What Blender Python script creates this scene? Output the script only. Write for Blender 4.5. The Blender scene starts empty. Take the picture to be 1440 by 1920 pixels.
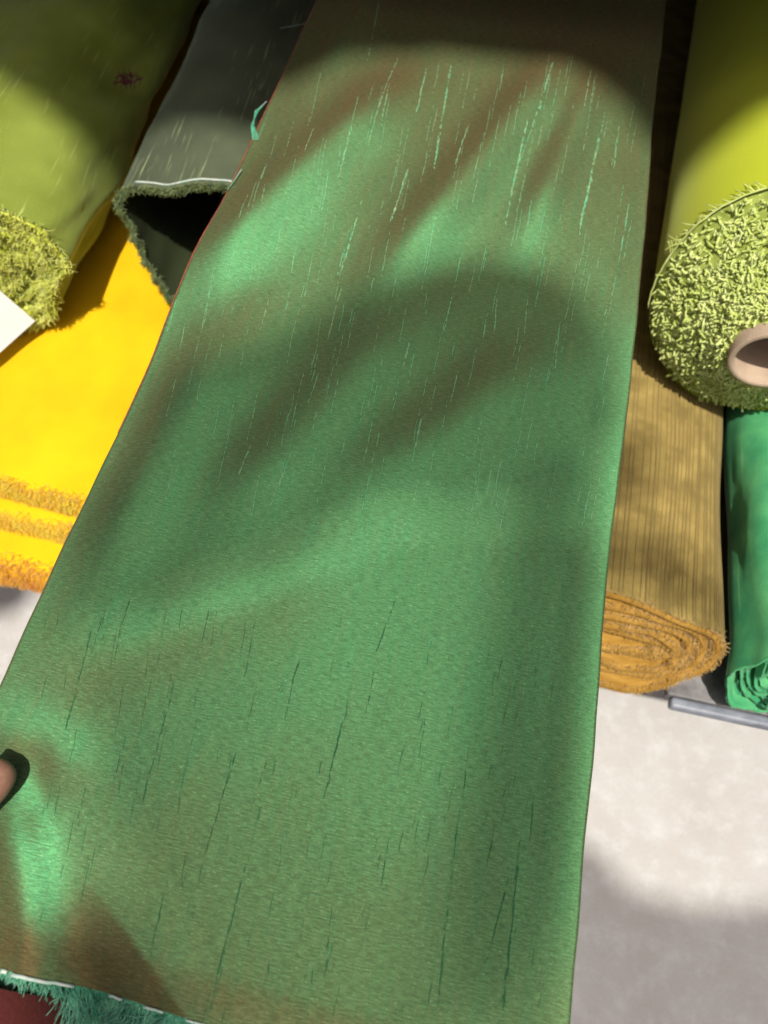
import bpy, bmesh, math, random
from mathutils import Vector, noise as mnoise
R_ = math.radians
random.seed(7)
scene = bpy.context.scene
COL = scene.collection

# ------------------------------------------------------------------ camera
CAM_Z = 1.30                       # phone held 1.3 m above the floor
PITCH, YAW = R_(62), R_(12.4)      # looking 62 deg down, a little left of the rolls' direction
cam_d = bpy.data.cameras.new('camera')
cam_d.sensor_fit = 'VERTICAL'; cam_d.sensor_height = 34.6; cam_d.sensor_width = 25.95; cam_d.lens = 26
cam_d.clip_start = 0.02; cam_d.clip_end = 200
cam_d.dof.use_dof = True; cam_d.dof.focus_distance = 0.47; cam_d.dof.aperture_fstop = 7.4
cam = bpy.data.objects.new('camera', cam_d); COL.objects.link(cam)
cam.location = (0, 0, CAM_Z); cam.rotation_euler = (math.pi/2 - PITCH, 0, YAW)
scene.camera = cam

FPX = 26/34.6*1920
HD = Vector((-math.sin(YAW), math.cos(YAW), 0)); RT = Vector((math.cos(YAW), math.sin(YAW), 0)); ZU = Vector((0, 0, 1))
FW = HD*math.cos(PITCH) - ZU*math.sin(PITCH); UP = HD*math.sin(PITCH) + ZU*math.cos(PITCH)
def at(px, py, z):
    """a point of the photograph, taken to lie at height z, as a point of the place"""
    d = FW + RT*((px-720)/FPX) - UP*((py-960)/FPX)
    return Vector((0, 0, CAM_Z)) + d*((z-CAM_Z)/d.z)

# ------------------------------------------------------------------ light
SUN_DIR = (at(700, 1180, 0.5) - Vector((0, 0, CAM_Z))).normalized()      # the way the sunlight travels
SUN_STRENGTH, SKY_STRENGTH, EXPOSURE = 4.8, 0.085, 0.10
world = bpy.data.worlds.new('World'); scene.world = world; world.use_nodes = True
wn = world.node_tree.nodes; wl = world.node_tree.links
bg = wn['Background']; sky = wn.new('ShaderNodeTexSky'); sky.sky_type = 'NISHITA'; sky.sun_disc = False
sky.sun_elevation = math.asin(-SUN_DIR.z); sky.sun_rotation = math.atan2(-SUN_DIR.x, -SUN_DIR.y)
sky.dust_density = 6.0; sky.air_density = 0.6; sky.ozone_density = 0.4
wl.new(sky.outputs[0], bg.inputs[0]); bg.inputs[1].default_value = SKY_STRENGTH
sun_d = bpy.data.lights.new('sun', 'SUN'); sun_d.energy = SUN_STRENGTH; sun_d.angle = R_(0.7); sun_d.color = (1.0, 0.95, 0.86)
sun = bpy.data.objects.new('sun', sun_d); COL.objects.link(sun)
sun.rotation_euler = SUN_DIR.to_track_quat('-Z', 'Y').to_euler(); sun.location = (0, -1, 5)
scene.view_settings.view_transform = 'Standard'; scene.view_settings.look = 'None'
scene.view_settings.gamma = 1.0; scene.view_settings.use_curve_mapping = False
scene.view_settings.exposure = EXPOSURE

# ------------------------------------------------------------------ helpers
def mesh_obj(name, verts, faces, mat, parent=None, smooth=True, uvs=None):
    me = bpy.data.meshes.new(name); me.from_pydata([tuple(v) for v in verts], [], faces)
    if uvs:
        l = me.uv_layers.new(name='UVMap')
        for lp in me.loops: l.data[lp.index].uv = uvs[lp.vertex_index]
    if smooth: me.polygons.foreach_set('use_smooth', [True]*len(me.polygons))
    me.materials.append(mat); me.update()
    o = bpy.data.objects.new(name, me); COL.objects.link(o)
    if parent: o.parent = parent
    return o
def thing(name, label, cat, loc=(0, 0, 0)):
    o = bpy.data.objects.new(name, None); COL.objects.link(o); o.empty_display_size = .02
    o.location = loc; o['label'] = label; o['category'] = cat
    bpy.context.view_layer.update()
    return o
def part(o, parent):
    """hang a mesh, modelled in world coordinates, under its thing"""
    o.parent = parent; o.matrix_parent_inverse = parent.matrix_world.inverted(); return o
def n1(x, y=0.0, z=0.0): return mnoise.noise(Vector((x, y, z)))

class Strands:
    """short fibres, each a thin tapered three-sided tube, gathered into one mesh"""
    def __init__(s): s.v = []; s.f = []; s.uv = []
    def add(s, pts, r0, r1=None):
        r1 = r0*0.45 if r1 is None else r1
        n = len(pts); b = len(s.v)
        for i, p in enumerate(pts):
            t = (pts[min(i+1, n-1)] - pts[max(i-1, 0)]); t = t.normalized() if t.length > 1e-9 else Vector((0, 0, 1))
            a = t.cross(Vector((.31, .52, .79))).normalized(); c = t.cross(a)
            r = r0 + (r1-r0)*i/(n-1)
            for k in range(3):
                w = k*2.0944; s.v.append(p + a*(r*math.cos(w)) + c*(r*math.sin(w))); s.uv.append((k/3, i/(n-1)))
        for i in range(n-1):
            for k in range(3):
                q = b+i*3; k2 = (k+1) % 3
                s.f.append((q+k, q+k2, q+3+k2, q+3+k))
        s.f.append((b+2, b+1, b)); e = b+(n-1)*3; s.f.append((e, e+1, e+2))
    def curl(s, p, d, length, r, bend=.5, n=4, tip=.6):
        """a fibre that starts at p, heads along d and bends at random"""
        d = d.normalized(); side = Vector((random.gauss(0, 1), random.gauss(0, 1), random.gauss(0, 1)))
        side = (side - d*side.dot(d)).normalized(); pts = [p.copy()]; q = p.copy(); st = length/(n-1)
        for i in range(n-1):
            dd = (d + side*bend*(i+.4)/(n-1)*1.6).normalized(); q = q + dd*st; pts.append(q.copy())
        s.add(pts, r, r*tip)
    def build(s, name, mat, parent, stuff=True):
        o = mesh_obj(name, s.v, s.f, mat, None, True, s.uv); part(o, parent)
        if stuff: o['kind'] = 'stuff'
        return o

# ------------------------------------------------------------------ materials
def new_mat(name):
    m = bpy.data.materials.new(name); m.use_nodes = True; nt = m.node_tree
    for n in list(nt.nodes): nt.nodes.remove(n)
    out = nt.nodes.new('ShaderNodeOutputMaterial')
    return m, nt, out
class NT:
    def __init__(s, nt): s.nt = nt
    def n(s, t, **kw):
        x = s.nt.nodes.new(t)
        for k, v in kw.items(): setattr(x, k, v)
        return x
    def l(s, a, b): s.nt.links.new(a, b)
    def coords(s, kind='UV', scale=(1, 1, 1), rot=(0, 0, 0)):
        tc = s.n('ShaderNodeTexCoord'); mp = s.n('ShaderNodeMapping')
        mp.inputs['Scale'].default_value = scale; mp.inputs['Rotation'].default_value = rot
        s.l(tc.outputs[kind], mp.inputs['Vector']); return mp.outputs[0]
    def noise(s, vec, scale, detail=2, rough=.5, dist=0):
        x = s.n('ShaderNodeTexNoise'); x.inputs['Scale'].default_value = scale; x.inputs['Detail'].default_value = detail
        x.inputs['Roughness'].default_value = rough; x.inputs['Distortion'].default_value = dist
        s.l(vec, x.inputs['Vector']); return x.outputs['Fac']
    def ramp(s, fac, stops):
        r = s.n('ShaderNodeValToRGB'); e = r.color_ramp.elements
        while len(e) < len(stops): e.new(.5)
        for k, (p, c) in enumerate(stops): e[k].position = p; e[k].color = (c+(1,)) if len(c) == 3 else c
        s.l(fac, r.inputs[0]); return r.outputs[0]
    def mixc(s, fac, a, b, mode='MIX'):
        m = s.n('ShaderNodeMix', data_type='RGBA', blend_type=mode)
        for sock, v in ((m.inputs[0], fac), (m.inputs[6], a), (m.inputs[7], b)):
            if hasattr(v, 'is_linked') or hasattr(v, 'links'): s.l(v, sock)
            elif isinstance(v, (int, float)): sock.default_value = v
            else: sock.default_value = tuple(v)+(1,) if len(v) == 3 else v
        return m.outputs[2]
    def math(s, op, a, b=0.0):
        m = s.n('ShaderNodeMath', operation=op)
        for sock, v in ((m.inputs[0], a), (m.inputs[1], b)):
            if isinstance(v, (int, float)): sock.default_value = v
            else: s.l(v, sock)
        return m.outputs[0]
    def bump(s, h, strength, dist, normal=None):
        b = s.n('ShaderNodeBump'); b.inputs['Strength'].default_value = strength; b.inputs['Distance'].default_value = dist
        s.l(h, b.inputs['Height'])
        if normal is not None: s.l(normal, b.inputs['Normal'])
        return b.outputs[0]

def fabric_mat(name, c1, c2, rough=.7, sheen=.3, sheen_tint=(1, 1, 1), grain=900, streak=None, streak_col=None, bump=.25, spec=.25, blotch=8, coords='UV', sub=0):
    """woven or napped cloth: two tones in soft blotches, thread grain, optional streaks along the roll"""
    m, nt, out = new_mat(name); N = NT(nt)
    uv = N.coords(coords)
    b = N.noise(uv, blotch, 3, .55)
    col = N.mixc(N.ramp(b, [(.35, (0, 0, 0)), (.68, (1, 1, 1))]), c1, c2)
    g = N.noise(N.coords(coords, (1, .6, 1)), grain, 2, .6)
    col = N.mixc(.35, col, N.ramp(g, [(.3, (.45, .45, .45)), (.7, (1, 1, 1))]), 'MULTIPLY')
    if streak:
        st = N.noise(N.coords(coords, (1, .035, 1)), streak, 2, .6, .0)
        f = N.ramp(st, [(.60, (0, 0, 0)), (.70, (.75, .75, .75))])
        gate = N.noise(N.coords(coords, (1, .3, 1)), 30, 1)
        f = N.math('MULTIPLY', f, N.ramp(gate, [(.45, (0, 0, 0)), (.6, (1, 1, 1))]))
        col = N.mixc(f, col, streak_col)
    p = N.n('ShaderNodeBsdfPrincipled')
    N.l(col, p.inputs['Base Color']); p.inputs['Roughness'].default_value = rough
    p.inputs['Specular IOR Level'].default_value = spec
    p.inputs['Sheen Weight'].default_value = sheen; p.inputs['Sheen Roughness'].default_value = .45
    p.inputs['Sheen Tint'].default_value = tuple(sheen_tint)+(1,)
    h = N.math('ADD', g, N.math('MULTIPLY', b, .5))
    N.l(N.bump(h, bump, .0015), p.inputs['Normal'])
    N.l(p.outputs[0], out.inputs[0]); return m

def fibre_mat(name, c1, c2, rough=.55, spec=.3, sheen=.3, scale=300):
    m, nt, out = new_mat(name); N = NT(nt)
    b = N.noise(N.coords('Object'), scale, 2)
    col = N.mixc(N.ramp(b, [(.35, (0, 0, 0)), (.65, (1, 1, 1))]), c1, c2)
    d = N.n('ShaderNodeBsdfPrincipled'); N.l(col, d.inputs['Base Color']); d.inputs['Roughness'].default_value = rough
    d.inputs['Specular IOR Level'].default_value = spec; d.inputs['Sheen Weight'].default_value = sheen
    t = N.n('ShaderNodeBsdfTranslucent'); N.l(col, t.inputs[0])
    mx = N.n('ShaderNodeMixShader'); mx.inputs[0].default_value = .25
    N.l(d.outputs[0], mx.inputs[1]); N.l(t.outputs[0], mx.inputs[2]); N.l(mx.outputs[0], out.inputs[0]); return m

CRIMP = .35
def silk_mat():
    """shot silk: green threads along the length, copper-red threads across; each set shines its own way"""
    m, nt, out = new_mat('shot_silk'); N = NT(nt)
    uv = N.coords('UV')
    # thread relief: fine ribs across the width, broken up, and a grain
    ribs = N.noise(N.coords('UV', (.14, 1, 1)), 1300, 1, .5)
    grain = N.noise(N.coords('UV', (.5, 1, 1)), 1500, 2, .6)
    warp = N.noise(N.coords('UV', (1, .03, 1)), 420, 2, .55)
    h = N.math('ADD', N.math('MULTIPLY', ribs, .9), N.math('ADD', N.math('MULTIPLY', grain, .4), N.math('MULTIPLY', warp, .25)))
    nrm = N.bump(h, .10, .0010)
    broad = N.noise(N.coords('UV', (1, .25, 1)), 14, 3, .55)
    tan = N.n('ShaderNodeTangent', direction_type='UV_MAP'); tan.uv_map = 'UVMap'
    # the green threads bow up out of the weave: the side that shines leans along the thread
    geo = N.n('ShaderNodeNewGeometry')
    cr = N.n('ShaderNodeVectorMath', operation='CROSS_PRODUCT'); N.l(geo.outputs['Normal'], cr.inputs[0]); N.l(tan.outputs[0], cr.inputs[1])
    sc = N.n('ShaderNodeVectorMath', operation='SCALE'); N.l(cr.outputs[0], sc.inputs[0]); sc.inputs['Scale'].default_value = -CRIMP
    ad = N.n('ShaderNodeVectorMath', operation='ADD'); N.l(geo.outputs['Normal'], ad.inputs[0]); N.l(sc.outputs[0], ad.inputs[1])
    nm = N.n('ShaderNodeVectorMath', operation='NORMALIZE'); N.l(ad.outputs[0], nm.inputs[0])
    nrm_g = N.bump(h, .10, .0010, nm.outputs[0])
    def gloss(col, rough, aniso, rot, normal):
        g = N.n('ShaderNodeBsdfAnisotropic')
        N.l(col, g.inputs['Color']); g.inputs['Roughness'].default_value = rough; g.inputs['Anisotropy'].default_value = aniso
        g.inputs['Rotation'].default_value = rot; N.l(normal, g.inputs['Normal']); N.l(tan.outputs[0], g.inputs['Tangent']); return g.outputs[0]
    fleck = N.ramp(N.math('ADD', N.math('MULTIPLY', grain, .5), N.math('MULTIPLY', ribs, .5)), [(.40, (.55, .55, .55)), (.62, (1.0, 1.0, 1.0))])
    gcol = N.mixc(1.0, N.ramp(broad, [(.3, (.010, .275, .118)), (.7, (.020, .32, .138))]), fleck, 'MULTIPLY')
    rcol = N.mixc(1.0, (.50, .22, .09), fleck, 'MULTIPLY')
    dcol = N.mixc(N.ramp(warp, [(.35, (0, 0, 0)), (.65, (1, 1, 1))]), (.195, .086, .037), (.138, .102, .044))
    dcol = N.mixc(.3, dcol, N.ramp(ribs, [(.38, (.6, .6, .6)), (.62, (1.3, 1.3, 1.2))]), 'MULTIPLY')
    gl = N.noise(N.coords('UV', (.3, 1, 1)), 1250, 2, .7)
    glm = N.math('MULTIPLY', N.ramp(gl, [(.60, (0, 0, 0)), (.72, (1, 1, 1))]), .42)
    dcol = N.mixc(glm, dcol, (.40, .46, .22)); gcol = N.mixc(glm, gcol, (.30, .62, .30))  # thread glints put into both colours as pale dashes
    d = N.n('ShaderNodeBsdfDiffuse'); N.l(dcol, d.inputs[0]); d.inputs[1].default_value = .6; N.l(nrm, d.inputs['Normal'])
    g1 = gloss(gcol, .575, .22, .25, nrm_g)     # along the length
    g2 = gloss(rcol, .64, .22, .0, nrm)        # across
    a = N.n('ShaderNodeMixShader'); a.inputs[0].default_value = .19; N.l(g1, a.inputs[1]); N.l(g2, a.inputs[2])
    b = N.n('ShaderNodeMixShader'); b.inputs[0].default_value = .66; N.l(d.outputs[0], b.inputs[1]); N.l(a.outputs[0], b.inputs[2])
    sh = N.n('ShaderNodeBsdfSheen'); sh.inputs['Color'].default_value = (.70, .62, .42, 1); sh.inputs['Roughness'].default_value = .42; N.l(nrm, sh.inputs['Normal'])
    c = N.n('ShaderNodeAddShader'); N.l(b.outputs[0], c.inputs[0])
    z = N.n('ShaderNodeMixShader'); z.inputs[0].default_value = .13; N.l(sh.outputs[0], z.inputs[2])
    N.l(z.outputs[0], c.inputs[1]); N.l(c.outputs[0], out.inputs[0]); return m

def floor_mat():
    m, nt, out = new_mat('floor_cement'); N = NT(nt)
    o = N.coords('Object')
    a = N.noise(o, 6, 5, .65); b = N.noise(o, 30, 5, .7, .0); c = N.noise(o, 150, 3, .65); e_ = N.noise(o, 420, 2, .6)
    col = N.mixc(N.ramp(a, [(.35, (0, 0, 0)), (.65, (1, 1, 1))]), (.42, .40, .38), (.475, .46, .445))
    col = N.mixc(N.ramp(b, [(.48, (0, 0, 0)), (.72, (.7, .7, .7))]), col, (.565, .555, .545))
    col = N.mixc(N.ramp(b, [(.28, (.55, .55, .55)), (.42, (0, 0, 0))]), col, (.46, .41, .36))
    col = N.mixc(N.ramp(c, [(.62, (0, 0, 0)), (.74, (.5, .5, .5))]), col, (.33, .29, .25))
    col = N.mixc(.3, col, N.ramp(e_, [(.35, (.6, .6, .6)), (.6, (1, 1, 1))]), 'MULTIPLY')
    p = N.n('ShaderNodeBsdfPrincipled'); N.l(col, p.inputs['Base Color']); p.inputs['Roughness'].default_value = .75
    N.l(N.bump(N.math('ADD', b, c), .2, .002), p.inputs['Normal']); N.l(p.outputs[0], out.inputs[0]); return m

def plain_mat(name, c1, c2, rough=.6, scale=20, bump=.1, spec=.4, sub=0):
    m, nt, out = new_mat(name); N = NT(nt)
    o = N.coords('Object'); a = N.noise(o, scale, 4, .6); f = N.noise(o, scale*14, 2, .6)
    col = N.mixc(N.ramp(a, [(.35, (0, 0, 0)), (.65, (1, 1, 1))]), c1, c2)
    p = N.n('ShaderNodeBsdfPrincipled'); N.l(col, p.inputs['Base Color']); p.inputs['Roughness'].default_value = rough
    p.inputs['Specular IOR Level'].default_value = spec
    if sub:
        p.inputs['Subsurface Weight'].default_value = sub; p.inputs['Subsurface Radius'].default_value = (.012, .004, .002); p.inputs['Subsurface Scale'].default_value = .6
    N.l(N.bump(N.math('ADD', a, f), bump, .001), p.inputs['Normal']); N.l(p.outputs[0], out.inputs[0]); return m

M = {}
M['floor'] = floor_mat()
M['silk'] = silk_mat()
M['slub_lit'] = fibre_mat('slub_mint_lit', (.16, .56, .32), (.32, .56, .28), .35, .5, .3, 120)
M['slub_unlit'] = fibre_mat('slub_green_unlit', (.034, .135, .056), (.048, .165, .07), .6, .1, 0, 120)  # the same slub thread, its unlit look set as a darker colour
M['mint'] = fibre_mat('mint_fringe', (.025, .34, .18), (.14, .56, .33), .3, .6, .5, 160)
M['white_cord'] = fibre_mat('pale_selvedge', (.55, .72, .62), (.75, .80, .72), .5, .3, .2, 200)
M['red_edge'] = fibre_mat('red_selvedge', (.30, .05, .03), (.42, .11, .06), .5, .3, .3, 200)
M['lime'] = fabric_mat('lime_velvet', (.40, .46, .014), (.48, .54, .028), .8, .35, (.9, 1, .4), 1200, bump=.12, blotch=5)
M['lime_base'] = fibre_mat('lime_gap_shade', (.28, .34, .06), (.42, .50, .11), .8, .1, .2, 90)  # darker than the tufts: shade in the gaps set by colour
M['lime_fuzz'] = fibre_mat('lime_fuzz', (.58, .68, .15), (.80, .88, .34), .7, .1, .4, 90)
M['olive'] = fabric_mat('olive_silk', (.15, .19, .020), (.28, .35, .062), .45, .35, (.8, 1, .5), 900, 380, (.42, .48, .14), .2, blotch=7)
M['olive_fuzz'] = fibre_mat('olive_fuzz', (.58, .64, .05), (.80, .84, .20), .55, .25, .4, 90)
M['forest'] = fabric_mat('forest_silk', (.055, .068, .04), (.11, .13, .075), .45, .4, (.75, .9, .7), 900, 420, (.40, .46, .24), .2, blotch=9)
M['forest_in'] = fabric_mat('forest_lining_shade', (.010, .014, .005), (.026, .036, .012), .9, .0, (.6, .8, .5), 700)  # shade inside the hollow roll is put into this colour
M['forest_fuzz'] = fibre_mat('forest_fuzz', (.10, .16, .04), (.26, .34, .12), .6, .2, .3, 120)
M['yellow'] = fabric_mat('yellow_velvet', (.78, .43, .001), (.90, .55, .003), .85, .45, (1, .75, .05), 1500, bump=.15, blotch=11)
M['yellow_fuzz'] = fibre_mat('yellow_fuzz', (.95, .62, .006), (1.0, .80, .03), .6, .2, .4, 70)
M['orange_fuzz'] = fibre_mat('orange_fuzz', (.78, .32, .002), (.92, .52, .01), .6, .2, .4, 70)
M['gold'] = fabric_mat('gold_chenille', (.22, .155, .042), (.40, .29, .085), .7, .4, (1, .85, .5), 800, None, None, .7, blotch=45)
M['gold_edge'] = fabric_mat('gold_edge', (.30, .155, .02), (.46, .26, .05), .85, .2, (1, .7, .3), 600, bump=.4, blotch=70)
M['gold_fuzz'] = fibre_mat('gold_fuzz', (.50, .28, .045), (.70, .44, .10), .6, .2, .4, 90)
M['emerald'] = fabric_mat('emerald_silk', (.03, .28, .12), (.13, .52, .20), .4, .3, (.6, 1, .6), 900, 200, (.25, .62, .25), .5, blotch=22)
M['board'] = plain_mat('cardboard', (.34, .25, .175), (.44, .335, .24), .8, 40, .3)
M['paper'] = plain_mat('white_card', (.62, .61, .58), (.66, .65, .62), .6, 10, .03)
M['plank'] = plain_mat('painted_plank', (.15, .165, .20), (.30, .32, .37), .45, 26, .3)
M['plank_top'] = plain_mat('stained_shaded_plank', (.09, .085, .09), (.24, .23, .23), .6, 30, .3)  # dark from stains and from shade put into the colour
M['sleeve'] = fabric_mat('maroon_sleeve', (.11, .02, .018), (.15, .03, .025), .9, .2, (1, .6, .5), 700, coords='Object')
M['table'] = plain_mat('table_wood', (.10, .07, .05), (.16, .11, .07), .7, 12, .3)
M['skin'] = plain_mat('skin', (.27, .135, .09), (.38, .20, .14), .5, 130, .5, .4, .12)
M['nail'] = plain_mat('nail', (.55, .33, .27), (.60, .38, .31), .3, 60, .03, .5, .1)
M['awning'] = plain_mat('awning_canvas', (.16, .14, .11), (.22, .19, .15), .9, 4, .1)
M['wood'] = plain_mat('pole_wood', (.18, .12, .07), (.26, .18, .11), .7, 12, .3)
M['scarlet'] = fibre_mat('scarlet_scrap', (.10, .004, .012), (.16, .01, .02), .8, .1, .3, 200)

# ------------------------------------------------------------------ floor
fl = mesh_obj('floor', [(-6, -5, 0), (6, -5, 0), (6, 7, 0), (-6, 7, 0)], [(0, 1, 2, 3)], M['floor'], None, False)
fl['kind'] = 'structure'

# ------------------------------------------------------------------ overhead awning, out of view: added and cut to cast the patches of sun
AW_Z = 4.2
def up_to_awning(px, py, z):
    p = at(px, py, z); k = (AW_Z - z)/(-SUN_DIR.z); q = p - SUN_DIR*k; return (q.x, q.y)
def inside(x, y, poly):
    c = False; j = len(poly)-1
    for i in range(len(poly)):
        xi, yi = poly[i]; xj, yj = poly[j]
        if (yi > y) != (yj > y) and x < (xj-xi)*(y-yi)/(yj-yi)+xi: c = not c
        j = i
    return c
def smooth_poly(p, it=2):
    for _ in range(it):
        q = []
        for i in range(len(p)):
            a, b = p[i], p[(i+1) % len(p)]
            q += [(a[0]*.75+b[0]*.25, a[1]*.75+b[1]*.25), (a[0]*.25+b[0]*.75, a[1]*.25+b[1]*.75)]
        p = q
    return p
# opening outlined by where sun should fall: scalloped far hem, near hem shading floor
open_px = [(-900, 40, .75), (-300, 20, .78), (0, 165, .82), (60, 195, .82), (127, 235, .82), (180, 300, .80), (190, 370, .77), (224, 340, .78), (250, 255, .80), (300, 215, .80), (450, 215, .82),
           (540, 165, .88), (600, 125, .88), (700, 95, .88), (900, 108, .88), (1050, 125, .88), (1150, 185, .88), (1235, 290, .88),
           (1300, 268, .87), (1440, 195, .87), (1800, 120, .87), (2600, 300, .87),
           (2300, 1900, 0), (1700, 1660, 0), (1440, 1690, 0), (1300, 1705, 0), (1200, 1680, 0), (1120, 1600, 0), (1090, 1560, 0), (1000, 1900, .3), (700, 2300, .5), (-500, 2300, .5), (-1200, 1500, .3)]
open_poly = smooth_poly([up_to_awning(*q) for q in open_px])
flap_px = [(880, 478, .88), (1000, 490, .88), (1095, 545, .88), (1165, 650, .88), (1172, 800, .88), (1120, 930, .88), (960, 960, .88), (780, 935, .88), (640, 985, .88), (440, 1070, .88),
           (260, 1150, .88), (130, 1190, .88), (120, 1100, .88), (235, 860, .88), (320, 700, .88), (440, 640, .88), (600, 585, .88), (720, 515, .88)]
flap_poly = smooth_poly([up_to_awning(*q) for q in flap_px])
flap2_poly = smooth_poly([up_to_awning(*q) for q in [(-400, 1000, 0), (60, 1040, 0), (70, 1100, 0), (40, 1150, 0), (0, 1165, 0), (-400, 1180, 0)]])  # canvas patch added to shade the floor at the left
flap3_poly = smooth_poly([up_to_awning(*q) for q in [(1080, 985, .68), (1240, 975, .68), (1310, 1050, .67), (1375, 1130, .66), (1375, 1205, .65), (1260, 1110, .67), (1080, 1075, .68)]])
flap4_poly = smooth_poly([up_to_awning(*q) for q in [(1100, 800, .68), (1215, 810, .68), (1240, 880, .68), (1210, 950, .68), (1100, 960, .68)]])
low_poly = smooth_poly([up_to_awning(*q) for q in [(150, 1330, .88), (170, 1215, .88), (330, 1150, .88), (640, 1010, .88), (800, 960, .88), (1000, 985, .88), (1120, 950, .88), (1150, 1000, .88), (1088, 1990, .88), (420, 2000, .88), (250, 1700, .88), (180, 1500, .88)]])
low2_poly = smooth_poly([up_to_awning(*q) for q in [(930, 1050, .88), (1010, 850, .88), (1160, 850, .88), (1090, 1990, .88), (840, 1990, .88), (860, 1500, .88)]])
tri_poly = smooth_poly([up_to_awning(*q) for q in [(140, 1640, .87), (240, 1700, .87), (385, 1925, .87), (490, 2150, .87), (70, 2150, .87), (85, 1880, .87)]], 1)
shade_nets = [(flap_poly, .72), (flap3_poly, .7), (flap4_poly, .7), (low_poly, .52), (low2_poly, .60), (tri_poly, .92)]  # netting added to dim the sun within each outline
aw = thing('awning', 'unseen brown canvas awning overhead, cut and netted to cast the sun patches', 'awning', (0, 1, 0))
xs = [q[0] for q in open_poly]; ys = [q[1] for q in open_poly]
X0, X1, Y0, Y1 = -1.5, 1.6, -1.9, .25
st = .011; nx = int((X1-X0)/st); ny = int((Y1-Y0)/st)
V = []; F = []; idx = {}
def gv(i, j):
    if (i, j) not in idx:
        x = X0+i*st; y = Y0+j*st
        idx[(i, j)] = len(V); V.append((x, y, AW_Z + .03*n1(x*1.5, y*1.5)))
    return idx[(i, j)]
for i in range(nx):
    for j in range(ny):
        x = X0+(i+.5)*st; y = Y0+(j+.5)*st
        outside = not inside(x, y, open_poly)
        if (outside and y > -1.05) or inside(x, y, flap2_poly):
            F.append((gv(i, j), gv(i+1, j), gv(i+1, j+1), gv(i, j+1)))
        else:                                  # netting added to dim the sun: a strip covers part of each cell
            c = .27 if outside else 1.0
            for q, cov in shade_nets:
                if inside(x, y, q): c *= 1-cov
            if c < .99:
                q = len(V); h_ = st*(1-c)
                V += [(x-st*.5, y-st*.5, AW_Z), (x+st*.5, y-st*.5, AW_Z), (x+st*.5, y-st*.5+h_, AW_Z), (x-st*.5, y-st*.5+h_, AW_Z)]
                F.append((q, q+1, q+2, q+3))
X1e, Y1e = X0+nx*st, Y0+ny*st
b = len(V)
for x0, x1, y0, y1 in ((-1.9, X0, -1.9, 3.2), (X1e, 1.9, -1.9, 3.2), (X0, X1e, Y1e, 3.2)):
    b = len(V); V += [(x0, y0, AW_Z), (x1, y0, AW_Z), (x1, y1, AW_Z), (x0, y1, AW_Z)]; F.append((b, b+1, b+2, b+3))
part(mesh_obj('canvas', V, F, M['awning'], None, False), aw)
def box(name, lo, hi, mat, parent=None, bev=.0):
    bm = bmesh.new(); bmesh.ops.create_cube(bm, size=1)
    for v in bm.verts: v.co = Vector([lo[k] + (v.co[k]+.5)*(hi[k]-lo[k]) for k in range(3)])
    if bev: bmesh.ops.bevel(bm, geom=bm.edges[:], offset=bev, segments=2, affect='EDGES', profile=.5)
    me = bpy.data.meshes.new(name); bm.to_mesh(me); bm.free(); me.materials.append(mat)
    o = bpy.data.objects.new(name, me); COL.objects.link(o)
    if parent: part(o, parent)
    return o
for x, y in ((-1.85, 3.1), (1.85, 3.1), (-1.85, -1.85), (1.85, -1.85)):
    box('pole', (x-.03, y-.03, 0), (x+.03, y+.03, AW_Z), M['wood'], aw, .006)

# ------------------------------------------------------------------ stall table and plank
TBL = .576
tb = thing('stall_table', 'dark wooden stall table hidden beneath the fabric rolls', 'table', (0, .9, 0))
box('table_top', (-1.1, .315, TBL-.04), (1.1, 1.7, TBL), M['table'], tb, .004)
for x in (-1.0, 1.0):
    for y in (.40, 1.6): box('leg', (x-.03, y-.03, 0), (x+.03, y+.03, TBL-.04), M['table'], tb, .004)
pk = thing('plank', 'grey blue painted plank edge jutting out under the emerald roll', 'plank', (.6, .27, TBL-.03))
box('board', (.222, .243, TBL-.014), (.95, .312, TBL), M['plank_top'], pk, .002)
box('front_lip', (.226, .2325, TBL-.016), (.95, .2425, TBL-.001), M['plank'], pk, .003)

bs = thing('sky_block', 'unseen dark boards added to keep sky light off the far rolls', 'light blocker', (0, 1.5, 0))
box('sky_block_board', (-1.4, .67, 1.06), (1.4, 1.78, 1.09), M['table'], bs, .004)  # out of view, added to darken the far half
box('sky_block_panel', (-1.4, 1.781, 0), (1.4, 1.80, 2.2), M['table'], bs, .004)

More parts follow.
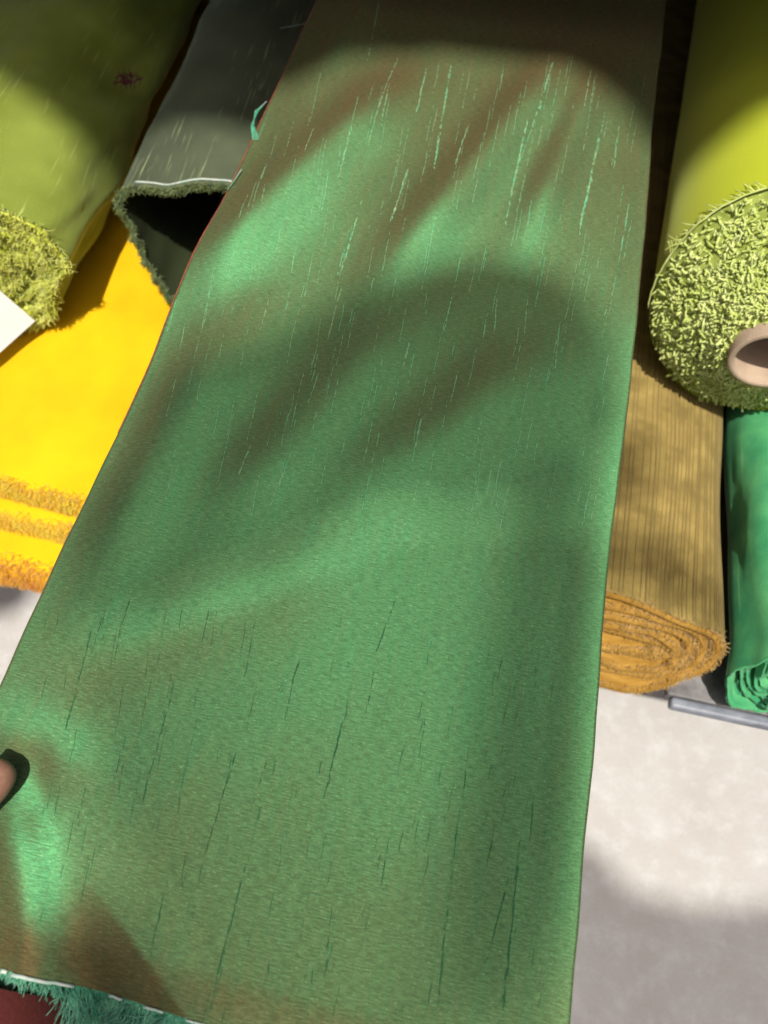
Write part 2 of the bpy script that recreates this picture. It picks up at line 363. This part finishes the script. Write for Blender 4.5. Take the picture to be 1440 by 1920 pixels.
# ------------------------------------------------------------------ rolls
def smoothstep(a, b, x):
    t = max(0, min(1, (x-a)/(b-a))); return t*t*(3-2*t)
def se(c, e): return math.copysign(abs(c)**e, c)
class Roll:
    """a wound length of cloth lying along +Y: an outer wrap and the spiral of layers seen at its end"""
    def __init__(s, cx, cz, rx, rz, y0, y1, pitch, thick, turns, shear=0, jitter=.003, wob=.002, expo=1.0, seed=0, start=0.0, taper=0.0, lean=0.0, rag=0.0, crum=0.0):
        s.__dict__.update(locals())
    def pos(s, t, y, inset=0.0):
        tt = t+s.start
        k = s.pitch*t/(2*math.pi)
        rx = max(s.rx-k-inset, .002); rz = max(s.rz-k-inset, .0015)
        w = 1+s.wob/s.rx*(n1(math.cos(tt)*1.3+s.seed, math.sin(tt)*1.3, y*6+k*40))*2
        if s.crum: w += s.crum/s.rx*(n1(tt*2.2+y*9, y*7-tt, 5.5)+.5*n1(tt*5+y*22, y*12, 8.1))
        tp = 1 + s.taper*(math.sin(tt)-1)*.5
        return Vector((s.cx+rx*w*tp*se(math.cos(tt), s.expo) + s.lean*(math.sin(tt)-1)*.5, y, s.cz+rz*w*se(math.sin(tt), s.expo)))
    def yend(s, t):
        p = s.pos(t, s.y0)
        turn = t/(2*math.pi)
        return s.y0 + s.shear*(p.z-s.cz) + s.jitter*n1(turn*2.3+s.seed, 3.1)*2 + s.jitter*.8*n1(math.cos(t)*2, math.sin(t)*2, turn+s.seed) + s.rag*n1(math.cos(t)*9, math.sin(t)*9, s.seed)*(1-smoothstep(-.1, .6, math.sin(t+s.start)))
    def wrap(s, name, mat, parent, nth=96, ny=60, span=None):
        span = span or 2*math.pi*1.04
        V = []; U = []; F = []
        for i in range(nth+1):
            t = span*i/nth; ye = s.yend(t)
            for j in range(ny+1):
                f = j/ny; y = ye + (s.y1-ye)*f**1.5
                p = s.pos(t, y); V.append(p); U.append((t*(s.rx+s.rz)/2, y))
        for i in range(nth):
            for j in range(ny):
                a = i*(ny+1)+j; F.append((a, a+1, a+ny+2, a+ny+1))
        o = part(mesh_obj(name, V, F, mat, None, True, U), parent)
        return o
    def layers(s, name, mat, parent, per=64, depth=.02):
        V = []; U = []; F = []; n = int(per*s.turns); L = 0
        for i in range(n+1):
            t = 2*math.pi*s.turns*i/n; ye = s.yend(t)
            o = s.pos(t, ye+.0006, .0012); q = s.pos(t, ye+.0006, s.thick); m = s.pos(t, ye-s.thick*.45, s.thick*.5)
            o2 = s.pos(t, ye+depth, .005); q2 = s.pos(t, ye+depth, s.thick+.005)
            V += [o, m, q, o2, q2]
            L += .004; U += [(L, 0), (L, .002), (L, .004), (L, .07), (L, .074)]
        for i in range(n):
            a = i*5; b = a+5
            F += [(a, b, b+1, a+1), (a+1, b+1, b+2, a+2), (a+3, b+3, b, a), (a+2, b+2, b+4, a+4)]
        return part(mesh_obj(name, V, F, mat, None, True, U), parent)
    def fuzz(s, name, mat, parent, count, length, r, spread=.6, inset=(0, 1), bend=.7, tmax=None):
        S = Strands()
        for _ in range(count):
            t = random.random()*2*math.pi*(tmax or s.turns); ye = s.yend(t)
            p = s.pos(t, ye, random.uniform(*inset)*s.thick)
            rad = Vector((math.cos(t+s.start), 0, math.sin(t+s.start)))
            d = Vector((0, -1, 0)) + rad*random.gauss(.1, spread) + Vector((random.gauss(0, spread), 0, random.gauss(0, spread)))
            S.curl(p + Vector((0, .0015, 0)), d, length*random.uniform(.5, 1.3), r*random.uniform(.7, 1.3), bend)
        return S.build(name, mat, parent)

# gold ribbed roll under the lime one
g = thing('gold_roll', 'gold ribbed chenille fabric roll with a flattened layered end, below the lime roll', 'fabric roll', (.15, .3, TBL))
rg = Roll(.148, .630, .100, .053, .262, 1.35, .0090, .0080, 5.4, .50, .006, .0060, .86, 3, 4.4)
gw = rg.wrap('wrap', M['gold'], g, 140, 50)
gs = rg.layers('layer_spiral', M['gold_edge'], g)
rg.fuzz('edge_fuzz', M['gold_fuzz'], gs, 16000, .0055, .00034, .8, (-.1, 1.1), 1.2)
# raised ribs of the gold weave: cords lying along the roll
S = Strands()
for k in range(46):
    t = (.15 + k*.052 + random.uniform(-.018, .018))
    if t > 2.9: break
    pts = []
    tt = t - rg.start
    while tt < 0: tt += 2*math.pi
    y = rg.yend(tt)+.002
    while y < .95:
        w = .00035*n1(k*3.1, y*70); p = rg.pos(tt + w*8, y); pts.append(p + Vector((0, 0, .0001))); y += .012
    S.add(pts, random.uniform(.0004, .0014), random.uniform(.0004, .0012))
S.build('raised_rib', M['gold'], gw)

# emerald silk roll at the right
e = thing('emerald_roll', 'bright emerald silk roll with a loosely coiled end beside the gold roll', 'fabric roll', (.33, .3, TBL))
re_ = Roll(.330, .640, .081, .062, .258, 1.35, .0070, .0030, 7.2, .35, .012, .010, .95, 9, 5.2, 0, 0, .004, .002)
re_.wrap('wrap', M['emerald'], e, 110, 60)
es = re_.layers('layer_spiral', M['emerald'], e)
S = Strands()
for k in range(5):
    pts = []; r0 = .016-.0022*k
    for i in range(25):
        a = i/24*5.2+k*.9; pts.append(Vector((.312+r0*math.cos(a), .238+.012*k*.3+.002*math.sin(3*a), .618+r0*.8*math.sin(a))))
    S.add(pts, .0022, .0015)
S.build('inner_curl', M['emerald'], e, False)
re_.fuzz('frayed_edge', M['mint'], es, 900, .004, .00035, .6, (0, 1.5), .9)

# lime velvet roll on a cardboard tube
lm = thing('lime_roll', 'lime velvet roll with shaggy end wound on a cardboard tube', 'fabric roll', (.222, .5, .69))
LC = Vector((.234, 0, .778)); LR = .105; TR = .0345; LY0, LTY = .548, .486; LSH = .30
def lime_pt(rr, a, y): return Vector((LC.x + rr*math.cos(a), y, LC.z + rr*math.sin(a)))
V = []; U = []; F = []
na, nyy = 96, 40
for i in range(na):
    a = 2*math.pi*i/na; ye = LY0 + LSH*LR*math.sin(a) + .006*n1(math.cos(a)*2, math.sin(a)*2, 5)
    for j in range(nyy+1):
        y = ye + (1.4-ye)*(j/nyy)**1.4
        V.append(lime_pt(LR + .0015*n1(math.cos(a)*2, math.sin(a)*2, y*7), a, y)); U.append((a*LR, y))
for i in range(na):
    for j in range(nyy):
        i2 = (i+1) % na; F.append((i*(nyy+1)+j, i*(nyy+1)+j+1, i2*(nyy+1)+j+1, i2*(nyy+1)+j))
lw = part(mesh_obj('wrap', V, F, M['lime'], None, True, U), lm)
def lime_end(f, a):
    """f 0 at the rim, 1 at the tube: the layers step out towards the viewer"""
    rr = LR*.985 + (TR-LR*.985)*f
    y = LY0 + .004 + (LTY+.006-LY0)*f**.8 + .004*n1(math.cos(a)*3*rr*30, math.sin(a)*3*rr*30, 2.2)
    return lime_pt(rr, a, y + LSH*rr*math.sin(a)*(1-.7*f))
V = []; U = []; F = []
for i in range(na):
    a = 2*math.pi*i/na
    for j in range(21): V.append(lime_end(j/20, a)); U.append((a*.06, j*.004))
for i in range(na):
    for j in range(20):
        i2 = (i+1) % na; F.append((i*21+j, i2*21+j, i2*21+j+1, i*21+j+1))
le = part(mesh_obj('layered_end', V, F, M['lime_base'], None, True, U), lm)
S = Strands()
for _ in range(7500):
    f = .95*random.random()**.8; a = random.random()*2*math.pi; p = lime_end(f, a)
    rad = Vector((math.cos(a), 0, math.sin(a)))
    d = Vector((0, -1, 0)) + rad*(random.gauss(.1, .5) if f > .12 else -.5) + Vector((random.gauss(0, 1.0), 0, random.gauss(0, 1.0)))
    S.curl(p+Vector((0, .001, 0)), d, random.uniform(.005, .010), random.uniform(.0010, .0015), random.uniform(2.0, 5.0), 7, .9)
S.build('pile_tuft', M['lime_fuzz'], le)
S = Strands()                       # the frayed rim: a selvedge cord with threads pointing back over the roll
for k in range(70):
    a = random.uniform(.4, 2.9); p = lime_pt(LR+.0012, a, LY0+LSH*LR*math.sin(a)+.001)
    d = Vector((math.cos(a)*.35, random.uniform(-.1, .9), math.sin(a)*.35)) + Vector((-math.sin(a), 0, math.cos(a)))*random.choice((-1, 1, 1))*random.uniform(.3, 1.2)
    S.curl(p, d, random.uniform(.005, .014), .0006, .4)
pts = [lime_pt(LR+.0016+.0008*n1(k*.7), .1+k*.05, LY0+LSH*LR*math.sin(.1+k*.05)-.001+.006*n1(math.cos(.1+k*.05)*2, math.sin(.1+k*.05)*2, 5)) for k in range(66)]
S.add(pts, .0011, .0009)
S.build('frayed_rim', M['lime_fuzz'], lw)
V = []; F = []
prof = [(TR, LTY+.05), (TR, LTY), (TR-.0012, LTY-.0012), (TR-.0045, LTY-.0012), (TR-.0055, LTY), (TR-.0055, 1.38)]
for i in range(64):
    a = 2*math.pi*i/64
    for rr, y in prof: V.append(lime_pt(rr, a, y))
for i in range(64):
    for j in range(len(prof)-1):
        i2 = (i+1) % 64; q = len(prof); F.append((i*q+j, i*q+j+1, i2*q+j+1, i2*q+j))
part(mesh_obj('cardboard_tube', V, F, M['board'], None, True), lm)

# yellow velvet bolt: folded layers with furry front edges
yv = thing('yellow_bolt', 'bright yellow velvet bolt in thick folded layers with furry edges', 'fabric bolt', (-.4, .6, TBL))
def yfold(x, y): return .0045*n1(x*16+y*9, y*5-x*3, 7.7) + .002*n1(x*40+y*22, y*14, 2.2)
def layer(name, x0, x1, zt, zb, yL, yR, y1, mat, bow=.004, seed=0):
    """one thick fold: a slab with a rounded, slightly wavy front"""
    V = []; U = []; F = []; n = 60; prof = []
    h = zt-zb
    ang = [math.pi/2 - math.pi*k/10 for k in range(11)]
    nb = 30
    for i in range(n+1):
        f = i/n; x = x0+(x1-x0)*f; yf = yL+(yR-yL)*f + bow*n1(x*9, seed)
        row = []
        for k in range(nb, 0, -1):
            y = yf+h*.5+(y1-yf)*(k/nb)**1.3; row.append((y, zt + .006*n1(x*7, y*5, seed) + yfold(x, y)*smoothstep(yf+h*.5, yf+h*.5+.05, y)))
        e0 = .006*n1(x*7, (yf+h*.5)*5, seed)
        for a_ in ang: row.append((yf+h*.5-h*.5*math.cos(a_), (zt+zb)/2 + h/2*math.sin(a_) + e0*(math.sin(a_)+1)/2))
        row.append((y1, zb))
        for y, z in row: V.append((x, y, z)); U.append((x, y + (zt-z)))
        m_ = len(row)
    for i in range(n):
        for k in range(m_-1): a = i*m_+k; F.append((a, a+1, a+m_+1, a+m_))
    o = part(mesh_obj(name, V, F, mat, None, True, U), yv)
    return o
YL = [(-.75, -.16, .682, .655, .285, .262, 1.3, 1), (-.75, -.16, .6545, .626, .258, .246, 1.2, 2), (-.75, -.16, .6255, .5785, .222, .196, 1.2, 3)]
for k, (x0, x1, zt, zb, yL, yR, y1, sd) in enumerate(YL):
    fo = layer('folded_layer', x0, x1, zt, zb, yL, yR, y1, M['yellow'], .006, sd)
    S = Strands()
    for _ in range(9000):
        f = random.uniform(.35, 1); x = x0+(x1-x0)*f; yf = yL+(yR-yL)*f + .006*n1(x*9, sd)
        h = zt-zb; a_ = random.triangular(-1.2, 1.5, random.choice((.9, -.6)))
        p = Vector((x, yf+h*.5-h*.5*math.cos(a_), (zt+zb)/2+h/2*math.sin(a_)))
        d = Vector((random.gauss(0, .5), -math.cos(a_)-.3, math.sin(a_)*.5+random.gauss(-.2, .4)))
        S.curl(p, d, random.uniform(.002, .008), random.uniform(.00018, .00034), .5)
    S.build('edge_fur', M['yellow_fuzz' if k < 2 else 'orange_fuzz'], fo)

# olive silk roll, left
ol = thing('olive_roll', 'olive green silk roll with a crumpled frayed yellow end, at the far left', 'fabric roll', (-.49, .5, .68))
ro = Roll(-.526, .760, .114, .080, .468, 1.35, .0125, .0045, 5.6, .22, .012, .010, 1.0, 21, 4.6, 0, 0, .006, .009)
ro.wrap('wrap', M['olive'], ol, 110, 60)
os_ = ro.layers('layer_spiral', M['olive_fuzz'], ol, 64, .03)
ro.fuzz('frayed_edge', M['olive_fuzz'], os_, 9000, .0085, .0006, .7, (-.4, 1.8), 1.2)
sc_ = Strands()
for _ in range(60):
    p = Vector((-.43+random.gauss(0, .006), .70+random.gauss(0, .005), .802+random.gauss(0, .001)))
    sc_.curl(p, Vector((random.gauss(0, 1), random.gauss(0, 1), .1)), .009, .0007, 3.0, 6)
o = mesh_obj('thread_scrap', sc_.v, sc_.f, M['scarlet'], None, True, sc_.uv)
o['label'] = 'small dark red tangle of loose thread lying in shade on the olive roll'; o['category'] = 'thread scrap'

# forest green roll with a hollow end
fr = thing('forest_roll', 'dark forest green silk roll with a hollow ragged end', 'fabric roll', (-.31, .55, .68))
rf = Roll(-.308, .748, .100, .064, .545, 1.35, .005, .003, 1.3, .30, .013, .010, .95, 33, 4.6, .55, .02, .010, .004)
fw = rf.wrap('wrap', M['forest'], fr, 110, 60)
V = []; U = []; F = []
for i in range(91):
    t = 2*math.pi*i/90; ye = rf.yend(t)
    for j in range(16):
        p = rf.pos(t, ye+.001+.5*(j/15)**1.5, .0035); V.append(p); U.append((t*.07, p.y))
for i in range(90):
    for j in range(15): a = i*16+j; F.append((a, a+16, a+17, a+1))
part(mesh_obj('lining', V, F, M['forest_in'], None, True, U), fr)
rf.fuzz('ragged_rim', M['forest_fuzz'], fw, 6500, .0050, .00038, .8, (.0, 2.2), 1.2, 1.0)
S = Strands()
pts = []
for k in range(60):
    t = (2.25 - k*.035) - rf.start
    if t < 0: t += 2*math.pi
    p = rf.pos(t, rf.yend(t)+.006); pts.append(p + (p-Vector((rf.cx, p.y, rf.cz))).normalized()*.0010)
S.add(pts, .0013, .0013)
S.build('pale_selvedge', M['white_cord'], fw, False)

# white card
def card(name, pts, th, mat):
    n = (pts[1]-pts[0]).cross(pts[3]-pts[0]).normalized()*th
    V = [p for p in pts]+[p-n for p in pts]
    F = [(0, 1, 2, 3), (7, 6, 5, 4)]+[(i, i+4, (i+1) % 4+4, (i+1) % 4) for i in range(4)]
    return mesh_obj(name, V, F, mat, None, False)
c0 = at(66, 602, .706); c1 = at(-5, 541, .738); c3 = at(-70, 724, .690)
cd = card('price_card', [c0, c1, c1+(c3-c0), c3], .0008, M['paper'])
cd['label'] = 'blank white card corner propped in front of the olive roll end'; cd['category'] = 'card'

# ------------------------------------------------------------------ the shot silk length, held up by its near corner
SZ = .88; SX0, SX1 = -.2325, .0955; SY0, SY1 = -.0580, 1.25
folds = []      # (ax, ay, bx, by, amp, width)
def fold(p0, p1, amp, w):
    a, b2 = at(p0[0], p0[1], SZ), at(p1[0], p1[1], SZ); folds.append((a.x, a.y, b2.x, b2.y, amp, w))
# soft diagonal rumples
fold((390, 500), (720, 190), .0135, .028)
fold((745, 500), (1040, 140), .0135, .025)
fold((1000, 420), (1110, 170), .0085, .017)
fold((170, 1090), (430, 640), .0088, .026)
fold((430, 960), (760, 600), .0070, .028)
fold((640, 950), (1000, 690), .0055, .030)
fold((120, 1240), (640, 1040), .0055, .030)
fold((720, -60), (640, 90), .0040, .016)
fold((300, 1500), (700, 1200), .0014, .035)
# pull folds running from the pinched corner
fold((28, 1530), (78, 1880), .0066, .013)
fold((-60, 1330), (150, 1440), .0022, .014)
fold((70, 1400), (70, 1540), -.0014, .008)
cre0, cre1 = at(160, 1640, SZ), at(370, 1945, SZ)
def zs(x, y):
    z = SZ + .0022*n1(x*6+3, y*5) + .0009*n1(x*17, y*13, 4)
    for ax, ay, bx, by, am, w in folds:
        dx, dy = bx-ax, by-ay; L2 = dx*dx+dy*dy; t = ((x-ax)*dx+(y-ay)*dy)/L2
        if -.5 < t < 1.5:
            px, py = ax+dx*t, ay+dy*t; d = math.hypot(x-px, y-py)/w
            if d < 3: z += am*math.exp(-d*d)*smoothstep(-.35, .25, t)*(1-smoothstep(.75, 1.35, t))
    # sharp crease left of which the cloth turns down towards the corner
    dx, dy = cre1.x-cre0.x, cre1.y-cre0.y; L = math.hypot(dx, dy)
    t = ((x-cre0.x)*dx+(y-cre0.y)*dy)/L/L; s = ((x-cre0.x)*dy-(y-cre0.y)*dx)/L      # s < 0 left in plan
    k = smoothstep(-.05, .6, t)
    d = s
    if d > 0: z -= k*.50*min(d, .05)*(1-smoothstep(.026, .060, d)) 
    # edges droop a little
    z -= .004*smoothstep(.035, 0, x-SX0)*smoothstep(.02, .3, y)
    z -= .003*smoothstep(.03, 0, SX1-x)
    z -= .016*smoothstep(.115, 0, SX1-x)*(1-smoothstep(.22, .42, y))
    z -= .0012*smoothstep(.02, 0, y-SY0)
    if y > .85: z -= .10*smoothstep(.85, 1.2, y)
    return z
def edge_x(x0, y, side):
    return x0 + side*.0022*n1(y*7, side*4) + side*.0008*n1(y*25, side)
sl = thing('silk_length', 'green and copper shot silk length with slubs, held up over the rolls', 'fabric', (-.07, .3, SZ))
def sheet(name, mat, off, x0, x1, y0, y1, nx_, ny_, parent):
    V = []; U = []; F = []
    for j in range(ny_+1):
        y = y0+(y1-y0)*(j/ny_)**1.35
        for i in range(nx_+1):
            x = edge_x(x0, y, -1) + (edge_x(x1, y, 1)-edge_x(x0, y, -1))*i/nx_
            V.append((x, y, zs(x, y)-off)); U.append((x, y))
    for j in range(ny_):
        for i in range(nx_): a = j*(nx_+1)+i; F.append((a, a+1, a+nx_+2, a+nx_+1))
    o = part(mesh_obj(name, V, F, mat, None, True, U), parent)
    so = o.modifiers.new('thickness', 'SOLIDIFY'); so.thickness = .0009; so.offset = -1
    return o
cl = sheet('cloth', M['silk'], 0, SX0, SX1, SY0, SY1, 200, 420, sl)
sheet('under_layer', M['silk'], .0045, SX0-.0025, SX1-.004, SY0+.004, SY1, 60, 140, sl)
# slubs: same threads, coloured pale up where they catch sun, dark lower down
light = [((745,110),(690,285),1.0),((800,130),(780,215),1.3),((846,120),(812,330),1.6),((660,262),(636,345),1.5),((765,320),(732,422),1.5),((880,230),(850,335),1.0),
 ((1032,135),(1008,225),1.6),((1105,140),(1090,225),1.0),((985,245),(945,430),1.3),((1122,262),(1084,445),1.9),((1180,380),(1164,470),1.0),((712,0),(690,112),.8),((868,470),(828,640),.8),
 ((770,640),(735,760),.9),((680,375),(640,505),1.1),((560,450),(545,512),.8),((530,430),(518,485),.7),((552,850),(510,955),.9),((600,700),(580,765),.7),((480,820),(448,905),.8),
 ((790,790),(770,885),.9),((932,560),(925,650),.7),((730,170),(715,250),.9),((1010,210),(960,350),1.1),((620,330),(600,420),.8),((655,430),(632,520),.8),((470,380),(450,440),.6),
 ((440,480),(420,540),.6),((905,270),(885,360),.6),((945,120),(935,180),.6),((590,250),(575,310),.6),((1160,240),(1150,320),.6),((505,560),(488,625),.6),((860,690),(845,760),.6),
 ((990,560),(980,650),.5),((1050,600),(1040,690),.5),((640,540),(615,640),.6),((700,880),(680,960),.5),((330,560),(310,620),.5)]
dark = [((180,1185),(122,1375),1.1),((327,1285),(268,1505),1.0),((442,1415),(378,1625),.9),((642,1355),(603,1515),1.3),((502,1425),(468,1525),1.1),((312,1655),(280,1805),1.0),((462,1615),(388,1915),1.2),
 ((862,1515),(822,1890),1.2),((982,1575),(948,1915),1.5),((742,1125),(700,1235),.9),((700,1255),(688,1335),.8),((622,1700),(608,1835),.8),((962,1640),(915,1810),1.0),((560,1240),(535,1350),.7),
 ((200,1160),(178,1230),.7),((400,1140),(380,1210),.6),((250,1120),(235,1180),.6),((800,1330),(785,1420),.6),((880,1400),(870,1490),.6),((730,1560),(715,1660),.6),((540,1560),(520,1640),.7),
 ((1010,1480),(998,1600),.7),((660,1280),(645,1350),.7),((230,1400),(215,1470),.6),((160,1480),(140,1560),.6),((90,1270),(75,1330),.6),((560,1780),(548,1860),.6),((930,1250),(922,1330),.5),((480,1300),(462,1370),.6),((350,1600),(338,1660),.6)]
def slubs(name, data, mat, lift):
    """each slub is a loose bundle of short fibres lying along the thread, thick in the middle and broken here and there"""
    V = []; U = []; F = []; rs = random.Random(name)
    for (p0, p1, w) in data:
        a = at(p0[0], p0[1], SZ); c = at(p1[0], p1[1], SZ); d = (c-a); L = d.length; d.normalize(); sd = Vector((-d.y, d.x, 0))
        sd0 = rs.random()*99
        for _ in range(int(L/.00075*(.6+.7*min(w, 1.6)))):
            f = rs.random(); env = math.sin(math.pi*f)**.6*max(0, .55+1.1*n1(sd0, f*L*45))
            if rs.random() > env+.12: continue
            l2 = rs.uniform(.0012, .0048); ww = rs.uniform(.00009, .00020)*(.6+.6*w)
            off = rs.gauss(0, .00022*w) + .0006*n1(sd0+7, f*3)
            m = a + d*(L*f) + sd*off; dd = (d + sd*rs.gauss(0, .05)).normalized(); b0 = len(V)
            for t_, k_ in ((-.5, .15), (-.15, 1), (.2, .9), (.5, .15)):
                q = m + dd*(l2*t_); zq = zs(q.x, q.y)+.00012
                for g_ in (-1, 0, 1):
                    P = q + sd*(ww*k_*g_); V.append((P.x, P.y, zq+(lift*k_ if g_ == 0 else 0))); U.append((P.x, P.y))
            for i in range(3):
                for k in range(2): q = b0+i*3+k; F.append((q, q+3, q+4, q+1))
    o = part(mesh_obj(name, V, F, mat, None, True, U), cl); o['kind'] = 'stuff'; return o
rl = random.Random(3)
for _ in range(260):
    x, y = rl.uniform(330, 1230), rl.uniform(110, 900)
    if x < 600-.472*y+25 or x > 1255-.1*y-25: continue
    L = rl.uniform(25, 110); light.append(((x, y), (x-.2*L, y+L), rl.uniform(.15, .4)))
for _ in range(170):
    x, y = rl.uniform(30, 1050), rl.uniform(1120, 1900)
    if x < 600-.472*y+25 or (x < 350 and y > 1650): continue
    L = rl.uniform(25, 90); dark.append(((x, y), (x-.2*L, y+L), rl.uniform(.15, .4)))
slubs('pale_slub', light, M['slub_lit'], .00025)
slubs('dark_slub', dark, M['slub_unlit'], .00015)
# the cut end: pale selvedge line and a fringe of loose green threads
S = Strands(); rng = random.Random(5)
def ez(x): return zs(x, SY0+.0005)
for (xa, xb, r) in ((-.232, -.190, .0006), (-.171, -.168, .0012), (-.165, -.138, .0010), (-.121, -.114, .0008), (-.102, -.092, .0007), (-.08, -.03, .0005), (-.01, .09, .0005)):
    n = int((xb-xa)/.003)+2
    pts = [Vector((xa+(xb-xa)*i/n, SY0-.0006+.0008*n1(i*.5, xa*50), ez(xa+(xb-xa)*i/n)+.0002)) for i in range(n+1)]
    S.add(pts, r, r*.8)
S.build('selvedge', M['white_cord'], cl)
S = Strands()
for _ in range(5200):
    x = random.uniform(SX0+.001, SX1-.001); p = Vector((x, SY0+.001, ez(x)-random.uniform(.0005, .0045)))
    d = Vector((random.gauss(0, .35), -.8, -1.0+random.gauss(0, .4)))
    short = .55 if x < -.145 else 1.0
    S.curl(p, d, short*random.uniform(.010, .021), random.uniform(.00018, .00042), .9, 6)
for _ in range(1100):
    x = random.uniform(-.142, -.05); p = Vector((x, SY0+.001, ez(x)-random.uniform(.001, .005)))
    S.curl(p, Vector((random.gauss(0, .25), -1, -.55+random.gauss(0, .2))), random.uniform(.016, .034), random.uniform(.0002, .00042), .7, 6)
S.build('fringe', M['mint'], cl)
# red edge threads along the left side, and stray threads
S = Strands()
pts = [Vector((edge_x(SX0, y, -1)-.0004, y, zs(SX0, y)-.0006)) for y in [.24+.01*k for k in range(70)]]
S.add(pts, .0008, .0008)
S.build('red_edge', M['red_edge'], cl, False)
S = Strands()
def stray(px, zs_, r):
    S.add([at(a, b_, z) for (a, b_), z in zip(px, zs_)], r, r*.7)
for k in range(5):
    o_ = k*2.2; S = Strands()
    stray([(500-o_, 190+o_), (484-o_*.6, 208), (471+o_*.5, 236), (474+o_, 262-o_), (484, 262), (494, 236), (503, 212)], [.876]*7, .0006); S.build('stray_thread', M['mint'], sl, False)
S = Strands()
stray([(453, 318), (440, 338), (426, 356)], [.880, .881, .880], .0006)
S.build('stray_thread', M['mint'], sl, False)
S = Strands(); S.add([Vector(at(525, 53, .80)), Vector(at(548, 49, .806)), Vector(at(578, 43, .806))], .0005, .0003)
o = mesh_obj('lint_thread', S.v, S.f, M['white_cord'], None, True, S.uv)
o['label'] = 'single short pale thread lying on the dark forest roll'; o['category'] = 'thread'

# ------------------------------------------------------------------ the hand that holds the corner
def skin_mesh(name, verts, edges, radii, mat, parent, root=0, levels=2):
    me = bpy.data.meshes.new(name); me.from_pydata([tuple(v) for v in verts], edges, []); me.materials.append(mat)
    o = bpy.data.objects.new(name, me); COL.objects.link(o)
    sk = o.modifiers.new('skin', 'SKIN'); sk.use_smooth_shade = True
    me.skin_vertices.new() if not me.skin_vertices else None
    for i, r in enumerate(radii):
        me.skin_vertices[0].data[i].radius = (r, r) if not isinstance(r, tuple) else r
        me.skin_vertices[0].data[i].use_root = (i == root)
    ss = o.modifiers.new('sub', 'SUBSURF'); ss.levels = levels; ss.render_levels = levels
    part(o, parent); return o
pr = thing('person', 'hand gripping the left corner of the silk with the thumb on top', 'person', (-.26, -.20, .84))
hv = []; he = []; hr = []
def chain(pts, root):
    prev = root
    for p, r in pts:
        hv.append(p); hr.append(r); i = len(hv)-1
        if prev is not None: he.append((prev, i))
        prev = i
    return prev
chain([((-.232, -.075, .845), .024)], None)                                          # 0 heel of the palm
chain([((-.222, -.130, .836), .024), ((-.205, -.22, .82), .030), ((-.19, -.36, .79), .038)], 0)      # wrist and forearm
chain([((-.222, -.040, .848), .017)], 0); kn = len(hv)-1                              # palm
chain([((-.250, -.052, .874), .014), ((-.233, -.026, .897), .0120), ((-.2150, -.002, .8975), .0110), ((-.2045, .018, .8965), .0122), ((-.2015, .030, .8955), .0080)], 0)   # thumb
for kx, ky, dx, ln in ((-.196, -.022, .020, 1.0), (-.212, -.016, .012, 1.06), (-.230, -.014, .006, 1.0), (-.248, -.024, .0, .8)):
    chain([((kx, ky, .848), .0115), ((kx+dx*.6, ky+.040*ln, .846), .0100), ((kx+dx, ky+.066*ln, .853), .0090), ((kx+dx*.9, ky+.080*ln, .860), .0075)], kn)
hd = skin_mesh('hand', hv, he, hr, M['skin'], pr)
# thumb nail
V = []; F = []
t0_, t1_ = Vector((-.2150, -.002, .8975)), Vector((-.2015, .030, .8955))
ax = (t1_-t0_).normalized(); sd = Vector((ax.y, -ax.x, 0)).normalized(); c = Vector((-.2052, .0185, .8965))
for i in range(9):
    for j in range(9):
        u = (i/8-.5)*1.5-.95; v = (j/8-.5)
        V.append(c + ax*(v*.016) + sd*(.0105*math.sin(u)) + Vector((0, 0, .0108*math.cos(u)-.0012*abs(v))))
for i in range(8):
    for j in range(8): a = i*9+j; F.append((a, a+1, a+10, a+9))
nl = part(mesh_obj('thumb_nail', V, F, M['nail'], None, True), hd)

V = []; F = []; U = []        # maroon sleeve round the forearm
path = [(Vector((-.178, -.0650, .850)), .033), (Vector((-.182, -.11, .846)), .037), (Vector((-.193, -.20, .818)), .044), (Vector((-.188, -.34, .79)), .052), (Vector((-.18, -.50, .75)), .058)]
for k, (c, r) in enumerate(path):
    for i in range(32):
        a = 2*math.pi*i/32; rr = r*(1+.05*n1(math.cos(a)*2, math.sin(a)*2, k*1.7))
        V.append(c + Vector((rr*math.cos(a)*1.15, 0, rr*math.sin(a)))); U.append((a*.04, c.y))
for k in range(len(path)-1):
    for i in range(32): F.append((k*32+i, (k+1)*32+i, (k+1)*32+(i+1) % 32, k*32+(i+1) % 32))
sv = part(mesh_obj('sleeve', V, F, M['sleeve'], None, True, U), pr)
so = sv.modifiers.new('thickness', 'SOLIDIFY'); so.thickness = .002


lm.rotation_euler.z = -.055; fr.rotation_euler.z = .07; ol.rotation_euler.z = .07
